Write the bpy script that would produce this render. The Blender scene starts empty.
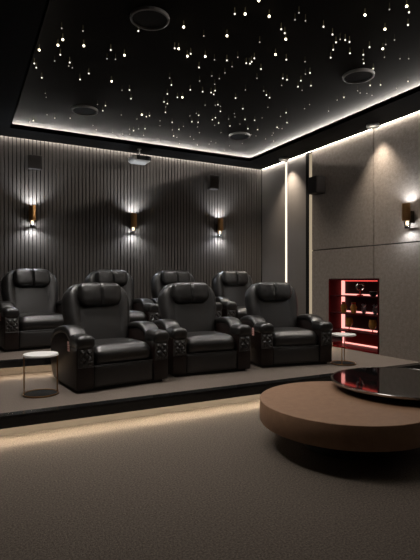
import bpy, bmesh, math, random
from mathutils import Vector, Matrix, noise

random.seed(7)
PI = math.pi
SC = bpy.context.scene
COL = SC.collection

# ------------------------------------------------------------------ camera
YAW = math.radians(27.7)
FPX = 467.0
CAMZ = 1.33
cam_d = bpy.data.cameras.new('camera')
cam_d.sensor_fit = 'VERTICAL'
cam_d.sensor_height = 36.0
cam_d.lens = 36.0 * FPX / 560.0
cam_d.clip_start = 0.05
cam = bpy.data.objects.new('camera', cam_d)
COL.objects.link(cam)
cam.location = (0, 0, CAMZ)
cam.rotation_euler = (PI / 2, 0, -YAW)
SC.camera = cam

# ------------------------------------------------------------------ world, exposure, large lights
w = bpy.data.worlds.new('world')
SC.world = w
w.use_nodes = True
w.node_tree.nodes['Background'].inputs[0].default_value = (0.5, 0.48, 0.45, 1)
w.node_tree.nodes['Background'].inputs[1].default_value = 0.02
SC.view_settings.view_transform = 'Standard'
SC.view_settings.look = 'None'
SC.view_settings.gamma = 1.0
SC.view_settings.use_curve_mapping = False
SC.view_settings.exposure = 0.0


def area_light(name, loc, rot, sx, sy, power, color=(1, 1, 1), spread=180):
    l = bpy.data.lights.new(name, 'AREA')
    l.shape = 'RECTANGLE'
    l.size = sx
    l.size_y = sy
    l.energy = power
    l.color = color
    l.spread = math.radians(spread)
    o = bpy.data.objects.new(name, l)
    COL.objects.link(o)
    o.location = loc
    o.rotation_euler = rot
    return o


area_light('fill_light_front', (1.9, 3.0, 3.7), (0, 0, 0), 1.6, .8, 23, (1, 0.92, 0.84))  # added overhead fill, no fixture belongs to it
for sx_, sy_, pw_ in ((.7, 4.5, 30), (2.2, 4.9, 7), (4.45, 4.7, 11), (1.2, 6.2, 17), (3.5, 6.2, 15)):
    area_light('fill_light_seats', (sx_, sy_, 3.74), (0, 0, 0), .25, .25, pw_, (1, 0.94, 0.88), 110)  # unseen lamps added to brighten seats and platforms from above

# ------------------------------------------------------------------ materials
MATS = {}


def mat(name, color, rough=0.5, metal=0.0, spec=0.5, coat=0.0, emit=None, estr=0.0,
        n_scale=0, n_amt=0.0, bump=0.0, b_scale=200, trans=0.0, ior=1.5, coat_r=0.1, voronoi=False):
    if name in MATS:
        return MATS[name]
    m = bpy.data.materials.new(name)
    m.use_nodes = True
    nt = m.node_tree
    b = nt.nodes['Principled BSDF']
    b.inputs['Base Color'].default_value = (*color, 1)
    b.inputs['Roughness'].default_value = rough
    b.inputs['Metallic'].default_value = metal
    b.inputs['Specular IOR Level'].default_value = spec
    b.inputs['Coat Weight'].default_value = coat
    b.inputs['Coat Roughness'].default_value = coat_r
    b.inputs['Transmission Weight'].default_value = trans
    b.inputs['IOR'].default_value = ior
    if emit:
        b.inputs['Emission Color'].default_value = (*emit, 1)
        b.inputs['Emission Strength'].default_value = estr
    tc = None
    if n_scale or bump:
        tc = nt.nodes.new('ShaderNodeTexCoord')
    if n_scale:
        n = nt.nodes.new('ShaderNodeTexNoise')
        n.inputs['Scale'].default_value = n_scale
        n.inputs['Detail'].default_value = 6
        n.inputs['Roughness'].default_value = 0.7
        nt.links.new(tc.outputs['Object'], n.inputs['Vector'])
        cr = nt.nodes.new('ShaderNodeValToRGB')
        cr.color_ramp.elements[0].position = 0.3
        cr.color_ramp.elements[1].position = 0.7
        cr.color_ramp.elements[0].color = (*[c * (1 - n_amt) for c in color], 1)
        cr.color_ramp.elements[1].color = (*[min(1, c * (1 + n_amt)) for c in color], 1)
        nt.links.new(n.outputs['Fac'], cr.inputs['Fac'])
        nt.links.new(cr.outputs['Color'], b.inputs['Base Color'])
    if bump:
        if voronoi:
            n2 = nt.nodes.new('ShaderNodeTexVoronoi')
            n2.inputs['Scale'].default_value = b_scale
            out = n2.outputs['Distance']
        else:
            n2 = nt.nodes.new('ShaderNodeTexNoise')
            n2.inputs['Scale'].default_value = b_scale
            n2.inputs['Detail'].default_value = 4
            out = n2.outputs['Fac']
        nt.links.new(tc.outputs['Object'], n2.inputs['Vector'])
        bp = nt.nodes.new('ShaderNodeBump')
        bp.inputs['Strength'].default_value = bump
        bp.inputs['Distance'].default_value = 0.01
        nt.links.new(out, bp.inputs['Height'])
        nt.links.new(bp.outputs['Normal'], b.inputs['Normal'])
    MATS[name] = m
    return m


def emat(name, color, strength):
    if name in MATS:
        return MATS[name]
    m = bpy.data.materials.new(name)
    m.use_nodes = True
    nt = m.node_tree
    for n in list(nt.nodes):
        nt.nodes.remove(n)
    e = nt.nodes.new('ShaderNodeEmission')
    e.inputs[0].default_value = (*color, 1)
    e.inputs[1].default_value = strength
    o = nt.nodes.new('ShaderNodeOutputMaterial')
    nt.links.new(e.outputs[0], o.inputs[0])
    MATS[name] = m
    return m


M_carpet = mat('main_carpet', (0.138, 0.114, 0.095), 0.95, spec=0.1, n_scale=85, n_amt=0.62, bump=0.8, b_scale=210)
M_pcarpet = mat('platform_carpet', (0.138, 0.113, 0.096), 0.95, spec=0.1, n_scale=60, n_amt=0.15, bump=0.4, b_scale=260)
M_ceil = mat('ceiling_black', (0.011, 0.010, 0.0092), 0.9, spec=0.05)
M_soffit = mat('soffit_black', (0.0045, 0.0042, 0.004), 0.7, spec=0.1)
M_slat = mat('slat_taupe', (0.104, 0.090, 0.079), 0.55, spec=0.3, n_scale=8, n_amt=0.06)
M_gap = mat('slat_gap', (0.012, 0.011, 0.01), 0.9, spec=0.1)
M_panel = mat('satin_panel', (0.17, 0.15, 0.133), 0.45, spec=0.35, n_scale=3, n_amt=0.04)
M_stone = mat('textured_cladding', (0.215, 0.183, 0.155), 0.85, spec=0.2, n_scale=22, n_amt=0.2, bump=0.5, b_scale=70)
M_dark = mat('dark_wall', (0.03, 0.027, 0.025), 0.8, spec=0.2)
M_gloss = mat('gloss_black_trim', (0.008, 0.008, 0.008), 0.18, spec=0.5)
M_leather = mat('black_leather', (0.0085, 0.0078, 0.0073), 0.33, spec=0.8, bump=0.12, b_scale=180, voronoi=True)
M_leather_in = mat('black_leather_panel', (0.0105, 0.0095, 0.009), 0.40, spec=0.85, bump=0.12, b_scale=180, voronoi=True)
M_side = mat('dark_brown_side_leather', (0.012, 0.007, 0.006), 0.35, spec=0.4, bump=0.08, b_scale=150, voronoi=True)
M_pocket = mat('gathered_pocket_leather', (0.03, 0.027, 0.025), 0.28, spec=0.6)
M_plinth = mat('plinth_black', (0.008, 0.008, 0.008), 0.6)
M_marble = mat('white_marble', (0.75, 0.74, 0.71), 0.3, spec=0.5, n_scale=9, n_amt=0.07)
M_bronze = mat('bronze_metal', (0.34, 0.18, 0.07), 0.32, metal=1.0)
M_dkbronze = mat('dark_bronze', (0.035, 0.025, 0.018), 0.35, metal=0.7)
M_brown = mat('brown_table_leather', (0.29, 0.168, 0.10), 0.55, spec=0.3, n_scale=14, n_amt=0.12, bump=0.15, b_scale=120)
M_glass = mat('black_glass_top', (0.006, 0.006, 0.006), 0.05, spec=0.7, ior=3.0)
M_chrome = mat('dark_chrome_rim', (0.35, 0.34, 0.33), 0.16, metal=1.0)
M_black = mat('matte_black', (0.004, 0.0036, 0.0034), 0.7, spec=.3)
M_speaker = mat('speaker_brown_black', (0.022, 0.016, 0.013), 0.6)
M_grille = mat('speaker_ring_grey', (0.15, 0.145, 0.14), 0.5)
M_white = mat('off_white_plastic', (0.5, 0.485, 0.46), 0.4)
M_lens = mat('lens_glass', (0.02, 0.02, 0.025), 0.08, spec=0.9)
M_red = mat('red_lacquer', (0.09, 0.002, 0.003), 0.5, spec=0.1)
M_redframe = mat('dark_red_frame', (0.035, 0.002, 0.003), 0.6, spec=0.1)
M_clear = bpy.data.materials.new('clear_glass')
M_clear.use_nodes = True
_nt = M_clear.node_tree
_nt.nodes.remove(_nt.nodes['Principled BSDF'])
_t = _nt.nodes.new('ShaderNodeBsdfTransparent')
_g = _nt.nodes.new('ShaderNodeBsdfGlossy')
_g.inputs['Roughness'].default_value = .05
_f = _nt.nodes.new('ShaderNodeFresnel')
_mx = _nt.nodes.new('ShaderNodeMixShader')
_nt.links.new(_f.outputs[0], _mx.inputs[0])
_nt.links.new(_t.outputs[0], _mx.inputs[1])
_nt.links.new(_g.outputs[0], _mx.inputs[2])
_nt.links.new(_mx.outputs[0], _nt.nodes['Material Output'].inputs[0])
M_plate = mat('control_plate', (0.75, 0.42, 0.37), 0.4)
E_white = emat('cove_led_white', (1.0, 0.95, 0.89), 16)
E_tray = emat('tray_led_white', (1.0, 0.94, 0.87), 280)
E_tray_dim = emat('tray_led_dim', (1.0, 0.93, 0.84), 4.0)
E_warm = emat('step_led_warm', (1.0, 0.85, 0.64), 75)
E_warm2 = emat('step_led_warm_rear', (1.0, 0.83, 0.6), 42)
E_vert = emat('wall_led_cream', (1.0, 0.87, 0.70), 1.6)
E_vert2 = emat('wall_led_cream_dim', (1.0, 0.80, 0.55), 0.42)
E_red = emat('cabinet_led_pink', (1.0, 0.1, 0.08), 1.6)
E_redcore = emat('cabinet_led_core', (1.0, 0.36, 0.31), 1.7)
E_star = emat('star_tip', (1.0, 0.88, 0.62), 5)
E_star2 = emat('star_tip_medium', (1.0, 0.93, 0.78), 1.5)
E_star1 = emat('star_tip_small', (1.0, 0.93, 0.8), .5)
E_stem = emat('star_stem_glow', (0.9, 0.75, 0.4), 0.06)
E_bulb = emat('sconce_bulb', (1.0, 0.78, 0.5), 2.2)
E_down = emat('downlight_diffuser', (1.0, 0.88, 0.72), 1.5)


# ------------------------------------------------------------------ mesh builder
class MB:
    def __init__(self):
        self.v = []
        self.f = []
        self.mi = []
        self.mats = []

    def _m(self, m):
        if m is None:
            return 0
        if m not in self.mats:
            self.mats.append(m)
        return self.mats.index(m)

    def add(self, verts, faces, m=None):
        o = len(self.v)
        i = self._m(m)
        self.v += [tuple(p) for p in verts]
        self.f += [tuple(o + k for k in f) for f in faces]
        self.mi += [i] * len(faces)
        return self

    def box(self, x0, x1, y0, y1, z0, z1, m=None):
        vs = [(x, y, z) for z in (z0, z1) for y in (y0, y1) for x in (x0, x1)]
        return self.add(vs, [(0, 2, 3, 1), (4, 5, 7, 6), (0, 1, 5, 4), (2, 6, 7, 3), (0, 4, 6, 2), (1, 3, 7, 5)], m)

    def lathe(self, prof, c=(0, 0, 0), seg=32, m=None, axis='Z'):
        vs = []
        p2_ = []
        for i, q in enumerate(prof):
            if i:
                o_ = prof[i - 1]
                if abs(o_[1] - q[1]) < 1e-6 and o_[0] == 0 and q[0] > .015:
                    p2_.append((q[0] - .002, q[1]))
                elif abs(o_[1] - q[1]) < 1e-6 and q[0] == 0 and o_[0] > .015:
                    p2_.append((o_[0] - .002, q[1]))
            p2_.append(q)
        prof = p2_
        for r, h in prof:
            for k in range(seg):
                a = 2 * PI * k / seg
                p = (r * math.cos(a), r * math.sin(a), h)
                if axis == 'Y':
                    p = (p[0], p[2], -p[1])
                elif axis == 'X':
                    p = (p[2], p[1], -p[0])
                vs.append((p[0] + c[0], p[1] + c[1], p[2] + c[2]))
        fs = []
        n = len(prof)
        for i in range(n - 1):
            for k in range(seg):
                k2 = (k + 1) % seg
                fs.append((i * seg + k, i * seg + k2, (i + 1) * seg + k2, (i + 1) * seg + k))
        if prof[0][0] > 1e-6:
            fs.append(tuple(reversed(range(seg))))
        if prof[-1][0] > 1e-6:
            fs.append(tuple((n - 1) * seg + k for k in range(seg)))
        return self.add(vs, fs, m)

    def tube(self, pts, r, seg=8, m=None, closed=False):
        pts = [Vector(p) for p in pts]
        n = len(pts)
        vs = []
        prev = None
        for i, p in enumerate(pts):
            if closed:
                t = (pts[(i + 1) % n] - pts[i - 1]).normalized()
            else:
                t = (pts[min(i + 1, n - 1)] - pts[max(i - 1, 0)]).normalized()
            if prev is None:
                up = Vector((0, 0, 1)) if abs(t.z) < 0.9 else Vector((1, 0, 0))
                a = t.cross(up).normalized()
            else:
                a = (prev - t * prev.dot(t)).normalized()
            prev = a
            b = t.cross(a)
            for k in range(seg):
                an = 2 * PI * k / seg
                vs.append(p + a * (r * math.cos(an)) + b * (r * math.sin(an)))
        fs = []
        for i in range(n if closed else n - 1):
            j = (i + 1) % n
            for k in range(seg):
                k2 = (k + 1) % seg
                fs.append((i * seg + k, i * seg + k2, j * seg + k2, j * seg + k))
        if not closed:
            fs.append(tuple(reversed(range(seg))))
            fs.append(tuple((n - 1) * seg + k for k in range(seg)))
        return self.add(vs, fs, m)

    def soft(self, size, r, c=(0, 0, 0), n=12, fn=None, m=None):
        """rounded box; fn(p, u) can push each point, u = its normalised place -1..1"""
        hx, hy, hz = size[0] / 2, size[1] / 2, size[2] / 2
        r = min(r, hx, hy, hz)
        idx = {}
        vs = []

        def vid(i, j, k):
            key = (i, j, k)
            if key not in idx:
                u = Vector((2 * i / n - 1, 2 * j / n - 1, 2 * k / n - 1))
                # denser towards the borders
                u = Vector([math.sin(q * PI / 2) * 0.5 + q * 0.5 for q in u])
                p = Vector((u.x * hx, u.y * hy, u.z * hz))
                q = Vector((max(-hx + r, min(hx - r, p.x)), max(-hy + r, min(hy - r, p.y)), max(-hz + r, min(hz - r, p.z))))
                d = p - q
                if d.length > 1e-9:
                    p = q + d.normalized() * r
                if fn:
                    p = Vector(fn(p, u))
                idx[key] = len(vs)
                vs.append(p + Vector(c))
            return idx[key]
        fs = []
        for a in range(n):
            for b in range(n):
                fs.append((vid(a, b, 0), vid(a, b + 1, 0), vid(a + 1, b + 1, 0), vid(a + 1, b, 0)))
                fs.append((vid(a, b, n), vid(a + 1, b, n), vid(a + 1, b + 1, n), vid(a, b + 1, n)))
                fs.append((vid(a, 0, b), vid(a + 1, 0, b), vid(a + 1, 0, b + 1), vid(a, 0, b + 1)))
                fs.append((vid(a, n, b), vid(a, n, b + 1), vid(a + 1, n, b + 1), vid(a + 1, n, b)))
                fs.append((vid(0, a, b), vid(0, a, b + 1), vid(0, a + 1, b + 1), vid(0, a + 1, b)))
                fs.append((vid(n, a, b), vid(n, a + 1, b), vid(n, a + 1, b + 1), vid(n, a, b + 1)))
        return self.add(vs, fs, m)

    def prism_x(self, prof, x0, x1, bev=0.012, m=None):
        """outline in (y, z) swept along x, with chamfered rims"""
        cy = sum(p[0] for p in prof) / len(prof)
        cz = sum(p[1] for p in prof) / len(prof)
        n = len(prof)

        def ins(d):
            out = []
            for i in range(n):
                a = Vector(prof[i - 1]); b = Vector(prof[i]); c_ = Vector(prof[(i + 1) % n])
                t = (c_ - a)
                nn = Vector((-t.y, t.x)).normalized()
                if nn.dot(Vector((cy, cz)) - b) < 0:
                    nn = -nn
                out.append((b.x + nn.x * d, b.y + nn.y * d))
            return out
        rings = [(x0, ins(bev)), (x0 + bev * 0.3, ins(bev * 0.3)), (x0 + bev, prof), (x1 - bev, prof), (x1 - bev * 0.3, ins(bev * 0.3)), (x1, ins(bev))]
        vs = []
        for x, pr in rings:
            vs += [(x, p[0], p[1]) for p in pr]
        fs = []
        for i in range(len(rings) - 1):
            for k in range(n):
                k2 = (k + 1) % n
                fs.append((i * n + k, (i + 1) * n + k, (i + 1) * n + k2, i * n + k2))
        fs.append(tuple(range(n)))
        fs.append(tuple(reversed([(len(rings) - 1) * n + k for k in range(n)])))
        return self.add(vs, fs, m)

    def build(self, name, m, parent=None, smooth=True, angle=40):
        me = bpy.data.meshes.new(name)
        me.from_pydata(self.v, [], self.f)
        if self.mats:
            for q in self.mats:
                me.materials.append(q)
            for p, i in zip(me.polygons, self.mi):
                p.material_index = i
        else:
            me.materials.append(m)
        bm = bmesh.new()
        bm.from_mesh(me)
        bmesh.ops.recalc_face_normals(bm, faces=bm.faces)
        if smooth:
            lim = math.radians(angle)
            for e in bm.edges:
                if len(e.link_faces) == 2 and e.calc_face_angle(0) > lim:
                    e.smooth = False
            for f in bm.faces:
                f.smooth = True
        bm.to_mesh(me)
        bm.free()
        o = bpy.data.objects.new(name, me)
        COL.objects.link(o)
        if parent:
            o.parent = parent
        return o


def tag(o, label=None, cat=None, group=None, kind=None):
    if label:
        o['label'] = label
    if cat:
        o['category'] = cat
    if group:
        o['group'] = group
    if kind:
        o['kind'] = kind
    return o


def thing(name, label, cat, loc=(0, 0, 0), rz=0, group=None):
    o = bpy.data.objects.new(name, None)
    o.empty_display_size = 0.1
    COL.objects.link(o)
    o.location = loc
    o.rotation_euler = (0, 0, rz)
    return tag(o, label, cat, group)


def copy_tree(o, parent=None):
    c = o.copy()
    COL.objects.link(c)
    c.parent = parent
    for ch in list(o.children):
        copy_tree(ch, c)
    return c


def struct(name, mb, m, smooth=False):
    o = mb.build(name, m, None, smooth)
    o['kind'] = 'structure'
    return o


# ------------------------------------------------------------------ the setting
XL, XR, YF, YB = -0.8, 5.46, -2.6, 8.08
ZS, ZC = 3.60, 3.80           # soffit underside, ceiling of the tray
P1, P2 = 0.217, 0.41          # platform heights

struct('floor', MB().box(XL - .1, XR + .5, YF - .1, YB + .2, -0.1, 0.0), M_carpet)
struct('ceiling', MB().box(XL - .1, XR + .5, YF - .1, YB + .2, ZC, ZC + .1), M_ceil)
struct('wall_front', MB().box(XL - .1, XR + .5, YF - .1, YF, 0, ZC), M_dark)
struct('wall_left', MB().box(XL - .1, XL, YF, YB, 0, ZC), M_dark)

# back wall: vertical slats over a dark backing
wb = MB()
wb.box(XL, XR + .1, YB + 0.02, YB + 0.12, 0, ZC, M_gap)
pitch = 0.0612
k = 0
x = XR - 0.02
while x > XL:
    x0 = max(XL, x - pitch + 0.0125)
    a, b = x0, x
    vs = [(a, YB + .02, 0), (a, YB + .003, 0), (a + .004, YB, 0), (b - .004, YB, 0), (b, YB + .003, 0), (b, YB + .02, 0)]
    vs += [(p[0], p[1], ZC) for p in vs]
    wb.add(vs, [(i, i + 1, i + 7, i + 6) for i in range(5)], M_slat)
    x -= pitch
    k += 1
struct('wall_back', wb, M_slat)

# soffit ring around the tray opening, with a slot along back and right walls
TX0, TX1, TY0, TY1 = 0.61, 4.82, 0.2, 7.54
G = 0.05
so = MB()
so.box(XL, XR - G, TY1, YB - G, ZS, ZS + .04)
so.box(XL, XR - G, YF, TY0, ZS, ZS + .04)
so.box(XL, TX0, TY0, TY1, ZS, ZS + .04)
so.box(TX1, XR - G, TY0, TY1, ZS, ZS + .04)
LH = 0.06
so.box(TX0 - .02, TX1 + .02, TY1, TY1 + .02, ZS, ZS + LH)
so.box(TX0 - .02, TX1 + .02, TY0 - .02, TY0, ZS, ZS + LH)
so.box(TX0 - .02, TX0, TY0, TY1, ZS, ZS + LH)
so.box(TX1, TX1 + .02, TY0, TY1, ZS, ZS + LH)
# hangers hold the soffit to the ceiling at the wall edges
so.box(XL, XL + .05, YF, YB - G, ZS + .04, ZC)
so.box(XL, XR - G, 7.98, YB - G, ZS + .04, ZC)
so.box(5.13, XR - G, YF, 7.98, ZS + .04, ZC)
struct('trim_1', so, M_soffit)


def led(name, mb, m, label):
    o = mb.build(name, m, None, False)
    return tag(o, label, 'led strip')


led('led_strip', MB().box(XL, XR - .01, YB - .045, YB - .008, ZS + .015, ZS + .025), E_white,
    'white LED line glowing along the top of the slatted back wall')
led('led_strip', MB().box(XR - .045, XR - .008, YF, YB - .05, ZS + .015, ZS + .025), emat('right_wall_led', (1.0, .94, .87), 24),
    'white LED line glowing along the top of the right wall above stone cladding')
led('led_strip', MB().box(TX0 - .1, 5.08, 7.955, 7.975, ZS + .155, ZS + .17), E_tray,
    'white cove light along the back edge of the star ceiling recess')
led('led_strip', MB().box(5.105, 5.125, TY0, 7.95, ZS + .155, ZS + .17), E_tray,
    'white cove light along the right edge of the star ceiling recess')
led('led_strip', MB().box(TX0 - .07, TX0 - .05, TY0, TY1, ZS + .042, ZS + .052), E_tray_dim,
    'faint cove light along the left edge of the star ceiling recess')

# right wall
wr = MB()
wr.box(XR + .36, XR + .46, YF, YB + .1, 0, ZC, M_dark)          # structural face far behind the niche
NY0, NY1, NZ1 = 4.98, 6.07, 1.355
B0 = XR + .05
wr.box(B0, XR + .36, YF, NY0 - .0, 0, ZC, M_dark)
wr.box(B0, XR + .36, NY1, YB + .1, 0, ZC, M_dark)
wr.box(B0, XR + .36, NY0, NY1, NZ1, ZC, M_dark)
wr.box(B0, XR + .36, NY0, NY1, 0, P1, M_dark)
g = 0.009
ZJ = 1.853
# cladding panels
edges = [6.50, 5.09, 3.68, 2.27, 0.86, -0.55, YF]
for i in range(len(edges) - 1):
    hi, lo = edges[i] - (g if i else 0), edges[i + 1] + g
    wr.box(XR, B0, lo, hi, ZJ + g, ZC, M_stone)
    if i == 0:
        wr.box(XR, B0, NY1, hi, 0, ZJ - g, M_stone)
        wr.box(XR, B0, lo, NY1, NZ1, ZJ - g, M_stone)
        wr.box(XR, B0, lo, NY1, 0, P1, M_stone)
    elif i == 1:
        wr.box(XR, B0, lo, NY0, 0, ZJ - g, M_stone)
        wr.box(XR, B0, NY0, hi, NZ1, ZJ - g, M_stone)
        wr.box(XR, B0, NY0, hi, 0, P1, M_stone)
    else:
        wr.box(XR, B0, lo, hi, 0, ZJ - g, M_stone)
# black edge profile beside the cladding
wr.box(XR - .01, B0, 6.585, 6.66, 0, ZC, M_gap)
# satin panels either side of the light line
wr.box(XR, B0, 6.66, 7.225, 0, ZC, M_panel)
wr.box(XR, B0, 7.29, YB, 0, ZC, M_panel)
struct('wall_right', wr, M_stone)
led('led_strip', MB().box(XR + .004, XR + .03, 7.228, 7.287, P2, ZS - .01), E_vert,
    'bright cream vertical LED line between the smooth wall panels near the corner')
led('led_strip', MB().box(XR + .004, XR + .03, 6.505, 6.582, P1, ZS - .01), E_vert2,
    'dim cream vertical LED line at the edge of the stone cladding')

# platforms
XP = XR - .004
p1 = MB()
p1.box(XL, XP, 4.36, YB - .01, 0, P1 - .08, M_dark)
p1.box(XL, XP, 4.25, YB - .01, P1 - .08, P1, M_pcarpet)
struct('floor_platform_front', p1, M_pcarpet)
p2 = MB()
p2.box(XL, XP, 5.97, YB - .005, P1, P2 - .06, M_pcarpet)
p2.box(XL, XP, 5.84, YB - .005, P2 - .06, P2, M_pcarpet)
struct('floor_platform_rear', p2, M_pcarpet)
struct('trim_2', MB().box(XL, XP, 4.145, 4.25, P1 - .082, P1 + .004).box(XL, XP, 4.138, 4.145, P1 - .096, P1 - .012), M_gloss)
struct('trim_3', MB().box(XL, XP, 5.745, 5.84, P2 - .062, P2 + .003).box(XL, XP, 5.738, 5.745, P2 - .074, P2 - .012), M_gloss)
struct('trim_4', MB().box(XL, XP, 4.352, 4.36, 0, P1 - .08), mat('riser_brown', (.075, .062, .05), .9))
led('led_strip', MB().box(XL, XP - .01, 4.150, 4.165, P1 - .0972, P1 - .0835), E_warm,
    'warm LED line under the front platform lip glowing on the carpet')
led('led_strip', MB().box(XL, XP - .01, 5.75, 5.765, P2 - .0752, P2 - .0635), E_warm2,
    'warm LED line under the rear platform step behind the front seats')

# ------------------------------------------------------------------ recliners
ARM = [(0.015, .03), (0.0, .06), (0.0, .46), (.01, .475), (.20, .475), (.235, .505), (.28, .54), (.38, .555), (.50, .55), (.62, .53),
       (.72, .50), (.79, .43), (.83, .34), (.835, .24), (.81, .15), (.77, .08), (.71, .03)]


def pad_sweep(mb, path, wd, th, x, seg=16, crown=0.0):
    """rounded cushion strip following a path in (y, z)"""
    n = len(path)
    vs = []
    for i, (y, z) in enumerate(path):
        a = Vector(path[max(i - 1, 0)]); b = Vector(path[min(i + 1, n - 1)])
        t = (b - a).normalized()
        nn = Vector((-t.y, t.x))
        e = i / (n - 1)
        s = (1 - abs(2 * e - 1) ** 6) ** 0.5 if 0 < e < 1 else 0.12
        for k_ in range(seg):
            an = 2 * PI * k_ / seg
            ca, sa = math.cos(an), math.sin(an)
            px = math.copysign(abs(ca) ** 0.5, ca) * wd / 2 * (0.82 + 0.18 * s)
            pn = math.copysign(abs(sa) ** 0.7, sa) * th / 2 * s
            vs.append((x + px, y + nn.x * pn, z + nn.y * pn))
    fs = []
    for i in range(n - 1):
        for k_ in range(seg):
            k2 = (k_ + 1) % seg
            fs.append((i * seg + k_, i * seg + k2, (i + 1) * seg + k2, (i + 1) * seg + k_))
    fs.append(tuple(range(seg)))
    fs.append(tuple((n - 1) * seg + k_ for k_ in range(seg)))
    mb.add(vs, fs)


def smooth_path(pts, n=22):
    out = []
    m_ = len(pts) - 1
    for i in range(n):
        t = i / (n - 1) * m_
        j = min(int(t), m_ - 1)
        f = t - j
        p0 = Vector(pts[max(j - 1, 0)]); p1_ = Vector(pts[j]); p2_ = Vector(pts[j + 1]); p3 = Vector(pts[min(j + 2, m_)])
        q = 0.5 * ((2 * p1_) + (p2_ - p0) * f + (2 * p0 - 5 * p1_ + 4 * p2_ - p3) * f * f + (3 * p1_ - p0 - 3 * p2_ + p3) * f ** 3)
        out.append(tuple(q))
    return out


TILT = math.radians(13)


def back_pt(x, t, s):
    """backrest frame: t = out of the front face, s = up along it"""
    return (x, 0.54 + s * math.sin(TILT) - t * math.cos(TILT), 0.30 + s * math.cos(TILT) + t * math.sin(TILT))


def make_recliner():
    root = thing('recliner', 'x', 'recliner')
    MB().box(-.44, .44, .05, .76, 0, .035).build('plinth', M_plinth, root, False)
    for s in (-1, 1):
        o_, i_ = .487, .317
        ap = MB()
        ap.prism_x(ARM, *sorted((s * o_, s * i_)), bev=.018)
        ap.build('side_panel', M_side, root)
        xc = s * (o_ + i_) / 2
        rp = MB()
        pad_sweep(rp, smooth_path([(.185, .475), (.225, .525), (.30, .57), (.42, .58), (.56, .565), (.68, .525), (.77, .46), (.815, .39)]), .185, .085, xc)
        rp.build('armrest_pad', M_leather, root)
        cp = MB()

        def fcap(p, u):
            q = Vector(p)
            q.z += 0.012 * (1 - u.x ** 2) * (1 if u.z > 0 else 0)
            return q
        cp.soft((.190, .26, .125), .05, (xc, .102, .482), 10, fcap)
        cp.build('armrest_cap', M_leather, root)
        # gathered pocket on the arm front
        pk = MB()
        nx, nz = 18, 24
        vs = []
        for j in range(nz + 1):
            for i in range(nx + 1):
                u, v = i / nx, j / nz
                env = min(1, 6 * min(u, 1 - u)) * min(1, 6 * min(v, 1 - v))
                X_, Z_ = (u - .5) * .145, v * .165
                d1 = abs(math.sin((X_ + Z_ * .9) * 48 + .8 * noise.noise(Vector((X_ * 22, Z_ * 22, s))))); d2 = abs(math.sin((X_ - Z_ * .9) * 48 + .9 * noise.noise(Vector((X_ * 20, Z_ * 20, s + 5)))))
                h = .006 + env * (.026 * min(d1, d2) + .004 * noise.noise(Vector((X_ * 40, Z_ * 30, s * 3))))
                vs.append((xc + X_, -h, .255 + Z_))
        fs = [(j * (nx + 1) + i, j * (nx + 1) + i + 1, (j + 1) * (nx + 1) + i + 1, (j + 1) * (nx + 1) + i) for j in range(nz) for i in range(nx)]
        # rim back to the arm so it is a closed thickness
        b0 = len(vs)
        rim = [i for i in range(nx + 1)] + [j * (nx + 1) + nx for j in range(1, nz + 1)] + [nz * (nx + 1) + i for i in range(nx - 1, -1, -1)] + [j * (nx + 1) for j in range(nz - 1, 0, -1)]
        for r_ in rim:
            vs.append((vs[r_][0], .004, vs[r_][2]))
        L = len(rim)
        for q in range(L):
            fs.append((rim[q], b0 + q, b0 + (q + 1) % L, rim[(q + 1) % L]))
        pk.add(vs, fs)
        pk.build('storage_pocket', M_pocket, root)
        for zz, rr in ((.43, .005), (.248, .004)):
            MB().tube([(xc - .075, -.004, zz), (xc + .075, -.004, zz)], rr).build('pocket_piping', M_leather, root)
    # control plate on the outer left arm
    cs = MB()
    cs.soft((.006, .062, .10), .003, (-.490, .225, .43), 6)
    c_ = cs.build('control_panel', M_plate, root)
    c_['label'] = 'small pinkish metal switch plate'
    bt = MB()
    for dz in (-.022, .0, .022):
        bt.lathe([(0.0, -.496), (.007, -.496), (.008, -.494), (.008, -.491)], (0, .225, .43 + dz), 10, axis='X')
    bt.build('button', M_black, c_)
    # seat

    def fseat(p, u):
        q = Vector(p)
        if u.z > 0:
            q.z += .035 * (1 - u.x ** 4) * (1 - max(0, u.y) ** 2) * u.z * (1 - .5 * abs(u.y) ** 4)
        if u.y < 0:
            q.y -= .02 * (1 - u.z ** 2) * (1 - u.x ** 4) * (-u.y)
        return q
    MB().soft((.63, .62, .19), .075, (0, .325, .325), 18, fseat).build('seat_cushion', M_leather, root)
    MB().tube([(-.30, .002, .252), (.30, .002, .252)], .006).build('seat_piping', M_leather, root)

    def ffoot(p, u):
        q = Vector(p)
        if u.y < 0:
            q.y -= .012 * (1 - u.z ** 2) * (1 - u.x ** 4) * (-u.y)
        return q
    MB().soft((.63, .10, .215), .022, (0, .06, .145), 12, ffoot).build('footrest', M_leather_in, root)
    # backrest
    H = .805

    def fback(p, u):
        s = p.z + H / 2
        e = s / H
        wsc = 0.84 + 0.16 * min(1, max(0, (e - .15) / .4)) ** .8
        # rounded shoulders
        x_ = p.x * wsc
        if e > .72:
            c2 = (e - .72) / .28
            x_ *= 1 - .16 * c2 ** 2.0
        if e > .55:
            s -= .075 * (abs(p.x) / .38) ** 3.5 * ((e - .55) / .45) ** 1.5
        t = -p.y
        if u.y < 0:                                   # front skin
            ax = abs(x_)
            sx = .225 - .01 * e
            # bolster swells outside the seam, the seam is pinched
            t += .018 * math.exp(-((ax - .305) / .07) ** 2) * min(1, e * 3)
            if e > .3:
                t -= .009 * math.exp(-((ax - sx) / .012) ** 2)
            if ax < sx:
                t += .014 * (1 - (ax / sx) ** 2) * (1 - abs(2 * e - 1) ** 3)
                t -= .012 * math.exp(-((e - .74) / .02) ** 2)
            t -= .03 * (max(0, e - .8) / .2) ** 2
        return Vector(back_pt(x_, t - .10, s))
    bk = MB()
    bk.soft((.76, .20, H), .095, (0, 0, 0), 44, fback)
    bk.build('backrest', M_leather_in, root)
    # headrest pillow
    PH = .26

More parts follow.
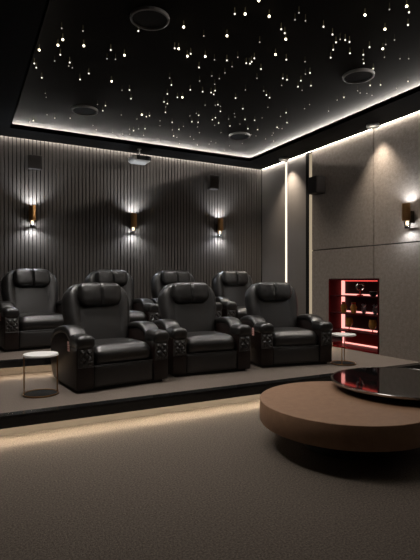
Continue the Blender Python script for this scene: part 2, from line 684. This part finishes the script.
    def fpil(p, u):
        e = (p.z + PH / 2) / PH
        x_ = p.x
        if e < .5:
            x_ *= 1 - .22 * ((.5 - e) / .5) ** 2.2
        if e > .6:
            x_ *= 1 - .05 * ((e - .6) / .4) ** 2
        t = -p.y
        if u.y < 0:
            t += .018 * (1 - u.x ** 2) * (1 - u.z ** 2)
            t -= .026 * math.exp(-(x_ / .014) ** 2) * (1 - .3 * abs(u.z))
            # soft folds
            t += .004 * noise.noise(Vector((x_ * 18, e * 4, .3))) * (1 - u.z ** 2)
        z_ = p.z + .010 * (1 - u.x ** 2) * (1 if u.z > 0 else 0)
        return Vector(back_pt(x_, t + .026, .636 + z_))
    MB().soft((.50, .12, PH), .058, (0, 0, 0), 28, fpil).build('headrest_pillow', M_leather, root)
    return root


FRONT = [((1.47, 4.68), 7, 'black leather recliner, left end of the front row, beside the nearer marble side table'),
         ((2.59, 4.85), -3, 'black leather recliner in the middle of the three front row seats'),
         ((3.79, 4.80), -11, 'black leather recliner, right end of the front row, facing the round brown table')]
REAR = [((.95, 6.50), 7, 'black leather recliner, left end of the raised rear row, under the first sconce'),
        ((2.09, 6.54), 3, 'black leather recliner, second from left in the rear row, peeking behind the front left seat'),
        ((3.14, 6.54), -1, 'black leather recliner, third from left in the rear row, behind the middle front seat'),
        ((4.27, 6.54), -4, 'black leather recliner, right end of the raised rear row, near the slatted wall corner')]
proto = make_recliner()
first = True
for lst, z, grp in ((FRONT, P1, 'recliners in the front row'), (REAR, P2, 'recliners in the rear row')):
    for (xy, rot, lab) in lst:
        o = proto if first else copy_tree(proto)
        first = False
        o.location = (xy[0], xy[1], z)
        o.rotation_euler = (0, 0, math.radians(rot))
        o.scale = (1.05, 1.075, 1.02)
        tag(o, lab, 'recliner', grp)


# ------------------------------------------------------------------ side tables
def side_table(loc, rz, label):
    r = thing('side_table', label, 'side table', loc, rz, 'small round side tables')
    R = .165
    MB().lathe([(0, .374), (R - .008, .374), (R, .379), (R, .391), (R - .004, .396), (0, .396)], seg=48).build('table_top', M_marble, r)
    for s in (-1, 1):
        MB().tube([(s * (R - .012), 0, .012), (s * (R - .012), 0, .374)], .006).build('leg', M_bronze, r)
    MB().lathe([(0, 0), (R, 0), (R, .006), (R - .006, .008), (0, .008)], seg=48).build('shadow_disk', M_black, r)  # black disk stands in for the tabletop's shadow inside the ring
    MB().tube([(math.cos(a) * (R - .004), math.sin(a) * (R - .004), .01) for a in [2 * PI * i / 48 for i in range(48)]], .006, closed=True).build('base_ring', M_bronze, r)
    return r


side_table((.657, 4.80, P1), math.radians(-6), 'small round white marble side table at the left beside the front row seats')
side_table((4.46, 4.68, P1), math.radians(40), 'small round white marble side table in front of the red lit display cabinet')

# ------------------------------------------------------------------ coffee table
ct = thing('coffee_table', 'large low round brown coffee table with an overlapping black glass tier', 'coffee table', (2.735, 2.845, 0))
R1 = .692
MB().lathe([(0, .182), (R1 - .02, .182), (R1 - .006, .186), (R1, .195), (R1, .352), (R1 - .003, .358), (R1 - .008, .36), (0, .36)], seg=128).build('lower_drum', M_brown, ct)
MB().lathe([(0, 0), (.34, 0), (.34, .182), (0, .182)], seg=64).build('plinth', M_plinth, ct)
dx, dy = .715, .025
MB().lathe([(0, 0), (.30, 0), (.30, .411), (0, .411)], (dx + .28, dy - .05, 0), seg=64).build('pedestal', M_plinth, ct)
R2 = .63
gt = MB().lathe([(0, .422), (R2 - .02, .422), (R2 - .02, .4385), (R2 - .021, .439), (0, .439)], (dx, dy, 0), seg=128).build('glass_top', M_glass, ct)
MB().lathe([(R2 - .02, .418), (R2 - .004, .418), (R2, .421), (R2, .437), (R2 - .003, .440), (R2 - .018, .4405), (R2 - .02, .438), (R2 - .02, .418)], (dx, dy, 0), seg=128).build('metal_rim', M_chrome, gt)
MB().lathe([(0, .410), (R2 - .20, .410), (R2 - .18, .414), (R2 - .18, .422), (0, .422)], (dx, dy, 0), seg=96).build('underframe', M_plinth, ct)


# ------------------------------------------------------------------ sconces (built facing -Y, wall at y = 0)
def spot(name, loc, direction, power, cone, blend, color, parent, radius=.02):
    l = bpy.data.lights.new(name, 'SPOT')
    l.energy = power
    l.spot_size = math.radians(cone)
    l.spot_blend = blend
    l.color = color
    l.shadow_soft_size = radius
    o = bpy.data.objects.new(name, l)
    COL.objects.link(o)
    o.location = loc
    o.rotation_euler = Vector(direction).to_track_quat('-Z', 'Y').to_euler()
    if parent:
        o.parent = parent
    return o


def sconce(loc, rz, label, power=14):
    r = thing('wall_sconce', label, 'wall lamp', loc, rz, 'bronze wall sconces')
    r.scale = (1.08, 1.08, 1.08)
    MB().soft((.10, .065, .15), .006, (0, -.0335, -.07), 6).build('wall_mount', M_dkbronze, r)
    # outer shade: open cylinder, closed across the middle
    prof = [(.048, -.12), (.052, -.12), (.052, .10), (.048, .10), (.048, .02), (0, .02)]
    MB().lathe(prof, (0, -.095, 0), 32).lathe([(.048, -.12), (.048, -.02), (0, -.02)], (0, -.095, 0), 32).build('lamp_shade', M_bronze, r)
    gl = MB().lathe([(.032, -.19), (.034, -.19), (.034, -.125), (.032, -.125), (.032, -.19)], (0, -.075, 0), 24).build('glass_tube', M_clear, r)
    MB().lathe([(0, -.215), (.035, -.215), (.036, -.21), (.036, -.192), (0, -.19)], (0, -.075, 0), 24).build('end_cap', M_dkbronze, gl)
    MB().soft((.042, .042, .056), .018, (0, -.070, -.145), 6).build('bulb', E_bulb, gl)
    cw = (0.86, 0.92, 1.0)
    spot('lamp_up', (0, -.105, .07), (0, .02, 1), power * 2.2, 160, 1.0, cw, r, .02)
    spot('lamp_lower', (0, -.10, -.225), (0, .02, -1), power * 1.1, 174, .7, cw, r, .02)
    pl = bpy.data.lights.new('lamp_down', 'POINT')
    pl.energy = power * .55
    pl.color = cw
    pl.shadow_soft_size = .018
    po = bpy.data.objects.new('lamp_down', pl)
    COL.objects.link(po)
    po.location = (0, -.088, -.19)
    po.parent = r
    return r


sconce((.965, YB, 2.42), 0, 'bronze up and down wall sconce, leftmost of three on the slatted wall')
sconce((2.66, YB, 2.40), 0, 'bronze up and down wall sconce, middle one of three on the slatted wall')
sconce((4.42, YB, 2.42), 0, 'bronze up and down wall sconce, rightmost of three on the slatted wall')
sconce((XR, 4.42, 2.27), -PI / 2, 'bronze up and down wall sconce on the stone clad right wall', 8)


# ------------------------------------------------------------------ speakers
def box_speaker(loc, rot, size, label, tilt=0):
    r = thing('wall_speaker', label, 'speaker', loc, rot)
    wx, dy_, hz = size
    MB().soft((wx, dy_, hz), .012, (0, -dy_ / 2 - .02, 0), 8).build('cabinet', M_speaker, r)
    MB().soft((wx - .02, .008, hz - .02), .004, (0, -dy_ - .022, 0), 6).build('grille', mat('speaker_cloth', (.03, .024, .02), .8), r)
    MB().box(-.03, .03, -.03, 0, -.04, .04).build('bracket', M_black, r, False)
    return r


box_speaker((1.01, YB, 3.24), 0, (.22, .06, .23), 'small square dark speaker above the left sconce on the slatted wall')
box_speaker((4.27, YB, 3.22), 0, (.20, .12, .27), 'dark box speaker above the right sconce on the slatted wall')
box_speaker((XR, 6.24, 2.95), -PI / 2, (.23, .20, .29), 'dark box speaker on the stone right wall near the corner')

spk_lab = {(1.54, 4.15): 'round grey rimmed ceiling speaker at the upper left, nearest the camera',
           (1.54, 6.83): 'round grey rimmed ceiling speaker above the left end of the slatted wall',
           (4.20, 4.15): 'round ceiling speaker at the right, in the star ceiling near the cove light',
           (4.15, 6.82): 'round ceiling speaker near the back right corner of the star ceiling'}
for (x, y), lab in spk_lab.items():
    r = thing('ceiling_speaker', lab, 'speaker', (x, y, ZC), 0, 'round ceiling speakers')
    MB().lathe([(.165, 0), (.185, 0), (.187, -.006), (.183, -.028), (.172, -.032), (.165, -.03), (.165, 0)], seg=64).build('rim', M_grille, r)
    MB().lathe([(0, 0), (.165, 0), (.165, -.012), (0, -.016)], seg=48).build('grille', M_black, r)

# ------------------------------------------------------------------ soffit downlights
for y, lab in ((7.08, 'round off-white surface downlight in the soffit near the corner light line'),
               (4.93, 'round off-white surface downlight in the soffit above the stone wall'),
               (2.78, None), (.63, None)):
    r = thing('downlight', lab or 'round off-white surface downlight in the soffit towards the front of the room', 'downlight', (5.275, y, ZS), 0, 'soffit downlights')
    MB().lathe([(.06, 0), (.09, 0), (.092, -.004), (.092, -.034), (.088, -.038), (.064, -.038), (.06, -.03), (.06, 0)], seg=40).build('housing', M_white, r)
    MB().lathe([(0, -.014), (.06, -.014), (.06, -.010), (0, -.010)], seg=32).build('diffuser', E_down, r)
    spot('lamp', (0, 0, -.045), (.04, 0, -1), 150 if y > 6 else 125, 88 if y > 6 else 80, 1.0, (1, .88, .74), r, .03)

# ------------------------------------------------------------------ projector
pr = thing('projector', 'white ceiling projector hanging on a short pole before the slatted wall', 'projector', (2.68, 7.74, ZS), math.radians(0))
MB().lathe([(0, 0), (.035, 0), (.035, -.008), (.016, -.012), (.016, -.14), (0, -.14)], seg=24).build('mount_pole', M_white, pr)


def fproj(p, u):
    q = Vector(p)
    if u.z < 0:
        q.x *= 1 - .12 * (-u.z)
        q.y *= 1 - .12 * (-u.z)
    return q


pb = MB().soft((.34, .28, .11), .035, (0, 0, -.19), 12, fproj).build('housing', M_white, pr)
MB().soft((.26, .02, .075), .01, (.035, -.148, -.18), 8).build('front_panel', M_black, pr)
MB().lathe([(0, -.175), (.022, -.175), (.032, -.168), (.032, -.15)], (.10, 0, -.18), 24, axis='Y').build('lens', M_lens, pr)

# ------------------------------------------------------------------ display cabinet in the wall niche
cab = thing('display_cabinet', 'red lit display cabinet with open shelves set into the stone wall', 'cabinet', (XR, NY0, P1))
CW, CH, CD = NY1 - NY0, NZ1 - P1, .31
e = .004
MB().box(CD - .012, CD, e, CW - e, e, CH - e).build('back_panel', M_black, cab, False)
bp_ = MB().box(CD - .016, CD - .0125, .03, CW - .02, .03, .27).build('lower_back_glow', M_red, cab, False)  # red glow on the compartment back, put in as a coloured sheet
bp_['label'] = 'red sheet coloured as the glow on the back of the lowest compartment'
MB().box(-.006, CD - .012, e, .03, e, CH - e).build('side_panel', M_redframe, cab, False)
MB().box(-.006, CD - .012, CW - .02, CW - e, e, CH - e).build('side_panel', M_red, cab, False)
MB().box(-.006, CD - .012, .03, CW - .02, e, .03).build('bottom_panel', M_red, cab, False)
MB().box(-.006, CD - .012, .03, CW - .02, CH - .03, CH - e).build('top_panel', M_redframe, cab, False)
SHZ = [.032, .285, .569, .853]
for z in SHZ[1:]:
    MB().box(.005, CD - .012, .03, CW - .02, z - .012, z + .004).build('shelf', M_redframe, cab, False)
# light lines: upright at the far back corner, one at the back of each shelf, one along the top
MB().box(CD - .05, CD - .016, CW - .075, CW - .024, .035, CH - .035).build('light_strip', E_redcore, cab, False)
for z in SHZ:
    MB().box(CD - .035, CD - .014, .05, CW - .08, z + .006, z + .028).build('light_strip', E_redcore, cab, False)
MB().box(CD - .035, CD - .014, .05, CW - .08, CH - .045, CH - .034).build('light_strip', E_red, cab, False)
for zz in (CH - .16, .70, .42, .15):
    l = area_light('red_glow', (CD - .06, CW / 2, zz), (0, -PI / 2, 0), .12, .9, .04, (1, .05, .04))
    l.parent = cab
# ornaments
M_amber = mat('amber_glass', (0.35, 0.16, 0.03), 0.2, spec=0.7)
M_grey = mat('grey_metal', (0.18, 0.18, 0.19), 0.3, metal=.8)
M_redgl = mat('red_glass', (0.45, 0.02, 0.02), 0.15, spec=0.7)


def at_cab(ly, z, lx=.12):
    return (XR + lx, NY0 + ly, P1 + z + .004)


r = thing('ring_ornament', 'silver ring ornament on a small stand on the top cabinet shelf', 'ornament', at_cab(.50, SHZ[3]), math.radians(-35))
MB().tube([(.055 * math.cos(a), 0, .145 + .055 * math.sin(a)) for a in [2 * PI * i / 40 for i in range(40)]], .013, 8, closed=True).build('ring', mat('polished_silver', (.8, .75, .72), .2, metal=1.0), r)
MB().lathe([(0, 0), (.05, 0), (.05, .02), (.012, .028), (.01, .09), (0, .09)], seg=24).build('stand', M_redgl, r)
r = thing('dark_bowl', 'small dark round bowl at the right of the top cabinet shelf', 'bowl', at_cab(.20, SHZ[3], .09))
MB().lathe([(0, 0), (.03, 0), (.055, .03), (.06, .075), (.054, .075), (.048, .035), (0, .015)], seg=24).build('body', M_black, r)
MB().tube([(.05 * math.cos(a), .05 * math.sin(a), .075) for a in [2 * PI * i / 24 for i in range(24)]], .006, 6, closed=True).build('rim', M_grey, r)


def goblet(ly, z, lab, s=1.0, body=None, h=1.0):
    r = thing('goblet', lab, 'goblet', at_cab(ly, z, .12), 0)
    MB().lathe([(0, 0), (.04 * s, 0), (.04 * s, .008), (.008, .016), (.008, .05), (0, .05)], seg=24).build('stem', M_redgl, r)
    MB().lathe([(0, .05), (.03 * s, .058), (.058 * s, .10), (.062 * s, .15 * h), (.05 * s, .21 * h), (.045 * s, .21 * h), (.054 * s, .15 * h), (.05 * s, .11), (0, .07)], seg=28).build('cup', body or M_amber, r)
    return r


goblet(.74, SHZ[1], 'amber goblet on a red foot at the left of the third cabinet shelf')
goblet(.24, SHZ[1], 'amber goblet on a red foot at the right of the third cabinet shelf')
for ly, lab, mm in ((.86, 'amber vase, leftmost on the second cabinet shelf', M_amber), (.64, 'amber vase, second from left on the second cabinet shelf', M_amber)):
    r = thing('vase', lab, 'vase', at_cab(ly, SHZ[2]))
    MB().lathe([(0, 0), (.035, 0), (.05, .05), (.055, .10), (.03, .15), (.034, .18), (.028, .18), (.024, .15), (0, .12)], seg=24).build('body', mm, r)
    MB().lathe([(.032, 0.15), (.034, .155), (.034, .165), (.032, .17)], seg=20).build('collar', M_redgl, r)
for ly, lab in ((.42, 'grey knotted metal sculpture at the middle of the second cabinet shelf'), (.19, 'grey knotted metal sculpture at the right of the second cabinet shelf')):
    r = thing('knot_sculpture', lab, 'sculpture', at_cab(ly, SHZ[2]), math.radians(45))
    pts = []
    for i in range(64):
        t = 2 * PI * i / 64
        pts.append((.028 * (math.sin(t) + 2 * math.sin(2 * t)) * .9, .022 * (-math.sin(3 * t)), .10 + .028 * (math.cos(t) - 2 * math.cos(2 * t)) * .9))
    MB().tube(pts, .015, 8, closed=True).build('knot', M_grey, r)
    MB().lathe([(0, 0), (.04, 0), (.04, .012), (.012, .016), (.01, .05), (0, .05)], seg=20).build('stand', M_black, r)

# ------------------------------------------------------------------ star lights: short glass drops under the black ceiling
STARS = """61.7,28.3,1 83,31,1 62.8,39.6,3 58,45.2,3 83.8,45.8,3 39.2,50,3 60.3,54.8,2 54.7,61,1 69.7,62.5,2 68.8,66,1 72.3,67.8,1
34.3,63.5,2 36.3,67.7,2 41.8,77.8,2 88.8,73.5,2 80,79.5,2 45.3,93.3,1 46.2,97.3,1 47,114.8,1 54.7,118.2,2 70.2,118.2,2 33.3,120.7,2
29.7,121.7,1 138.3,31,2 110.8,50,2 124.5,55.3,3 107,58.8,1 115.5,59.3,1 111.7,81.3,3 122,90.2,1 129.5,90,2
131,98.7,2 97.5,104.5,1 105.5,105.7,2 102.8,110.7,2 121.3,115,1 141.8,114.7,3 146.3,116.7,2 149.5,115.8,2 137,119,1 93,125.5,1
96.3,129.7,1 112.7,132.7,1 122.7,134,1 129.7,134.2,1 133.5,130.7,2 138.7,128.8,1 145,128.7,2 129.5,129.3,1
183.7,27,3 203.8,36,1 174.7,48.3,2 178.7,48.7,3 187.3,56.2,3 190.8,53.8,2 205.3,56.5,3 214.5,59.8,1 199,67.5,2 169.7,78.1,1
171.4,85,2 167.4,94,2 190.3,89.9,2 177.4,97.4,2 182.4,97.3,3 164,101.9,2 167.4,103.7,2 165.7,106.9,1 165.4,112.3,2 160,120.9,1
159.9,125.7,1 172.1,122.4,2 191.9,121.7,2 172.4,129.9,1 178.9,129.4,2 183.4,126.4,1 173.6,136,2 176.9,137.3,1 159.1,140.3,1
189.9,115.9,1 179.6,143.6,1 190.3,136.7,1 193.7,139.3,1 197.3,145,1 143.6,135.4,1 226.9,60.4,2 232.1,66.6,1 224.9,72.9,1
211.9,76,1 219.3,78.6,1 199.7,81,1 214.7,84.3,1 202.7,91.7,2 211.1,92.6,2 215.1,90.7,2 213.7,94.4,2 245.4,89.9,1 235.6,98.1,2
205.1,105.1,1 215.3,105.3,1 217.9,104.7,2 220.4,106.3,1 242.9,108.7,2 220.4,111.4,2 198.7,115.3,2 196.3,113.4,1 234.3,113.6,1
235,116.9,1 215.4,117.7,2 212.3,119.7,2 245,119.5,2 228.7,119.1,1 198.1,122.4,2 218.7,123,2 229.9,126,2 239.9,124,1 214.7,125.3,1
197.4,126.9,1 199.4,132.7,1 221,132.7,1 247.9,128.7,2 211.1,141.4,1 215.9,142.9,1 209.1,144.1,1 224.6,150.4,1 229.4,145.9,1
242.3,143.4,1 245.6,134.3,1 258.8,.5,3 234.8,14,2 245.2,14,3 269.2,16.3,3 281.2,29.2,2 284.8,33.2,2 285.8,39.2,3 227,35.8,3
259.7,42.2,1 275.5,54.5,3 286.3,59.7,2 237.8,57.3,1 254.3,58.3,2 246.2,63.2,2 250,63.7,2 251.7,61.8,2 261,69,2 257,78.3,1
282.9,78.4,2 287,79.7,2 281.7,85.4,1 298,86.7,2 263.7,91,1 266.4,95.1,2 269.6,97.7,2 267.9,107.3,1 286.1,112.7,2 280.6,116.4,1
262.1,117.9,1 254.7,120.3,2 287,122.6,2 277.1,127.3,2 278.7,128.4,1 282.1,128.6,1 257.6,129.6,2 251.1,134.7,1 256,135.9,1
273.3,133,1 272,135.3,1 265.7,138.9,1 273.6,141.1,1 299,12.8,1 295,19.8,1 305.5,20.8,1 323.5,26.7,2 332.5,34.5,2 340.2,39.3,1
336,42.3,2 345.2,40,2 349.5,42,2 333.2,49.8,2 330.7,57.7,2 350,53.3,2 305,61.7,1 310,72.9,2 305.4,74.1,1 300.9,80.7,2
311,85.7,2 302.1,90.3,1 309.6,104.6,1 304.6,108.7,1 328.6,111.1,1 337.1,100.1,1 343.9,97.3,2 365,15,3 389.5,9.5,1 406.7,6.3,3
409,12.3,2 385,29.2,3 408,25,2 394.5,40,1 385.8,44.5,1 369.5,47.3,2 382.8,48.8,3 363.3,54.8,2 363,59.3,1 363.8,63.3,2
384.5,57.3,1 400,58.8,1 408.7,58.7,1 373.2,68.7,2 370.1,85.4,2 380.6,84.9,2 357.7,90.8,1 360.2,93,1 366.9,93.4,1 372,95.3,1
408,81.4,2 396.6,88.5,1""".split()
DROP = .06


def star_proto(rad, em, stem):
    mb = MB()
    L = DROP
    mb.lathe([(0, -L - rad), (rad * .7, -L - rad * .7), (rad, -L), (rad * .7, -L + rad * .7), (.0, -L + rad)], seg=10, m=em)
    if stem:
        mb.lathe([(.0035, -L + rad * .4), (.0025, 0)], seg=6, m=E_stem)
    else:
        mb.lathe([(.0012, -L + rad * .4), (.001, 0)], seg=6, m=E_stem)
    return mb


protos = {}
for t in STARS:
    px, py, s = t.split(',')
    px, py, s = float(px), float(py), int(s)
    a = (px - 210) / FPX
    D = FPX * (ZC - DROP - CAMZ) / (280 - py)
    X = D * (math.sin(YAW) + a * math.cos(YAW))
    Y = D * (math.cos(YAW) - a * math.sin(YAW))
    if s in protos:
        o = protos[s].copy()
        COL.objects.link(o)
    else:
        o = star_proto({1: .0065, 2: .0088, 3: .0118}[s], {1: E_star1, 2: E_star2, 3: E_star}[s], s > 1).build('star_light', None)
        protos[s] = o
    o.location = (X, Y, ZC)
    col_ = 'left' if px < 150 else ('middle' if px < 290 else 'right')
    row_ = 'top' if py < 50 else ('middle' if py < 100 else 'low')
    where = {('left', 'top'): 'at the upper left, left of the nearest round ceiling speaker', ('middle', 'top'): 'at the upper middle, right of the nearest round ceiling speaker',
             ('right', 'top'): 'at the upper right, above the right round ceiling speaker', ('left', 'middle'): 'at the left, between the two left ceiling speakers',
             ('middle', 'middle'): 'in the middle of the star ceiling', ('right', 'middle'): 'at the right, beside the right round ceiling speaker',
             ('left', 'low'): 'low at the left, near the cove over the slatted wall', ('middle', 'low'): 'low in the middle, above the slatted wall cove light',
             ('right', 'low'): 'low at the right, near the right cove light'}[(col_, row_)]
    kind_ = {1: 'tiny faint', 2: 'small bright', 3: 'large glowing'}[s]
    tag(o, kind_ + ' star light ' + where, 'star light', kind_ + ' star lights, ' + col_ + ' ' + row_)
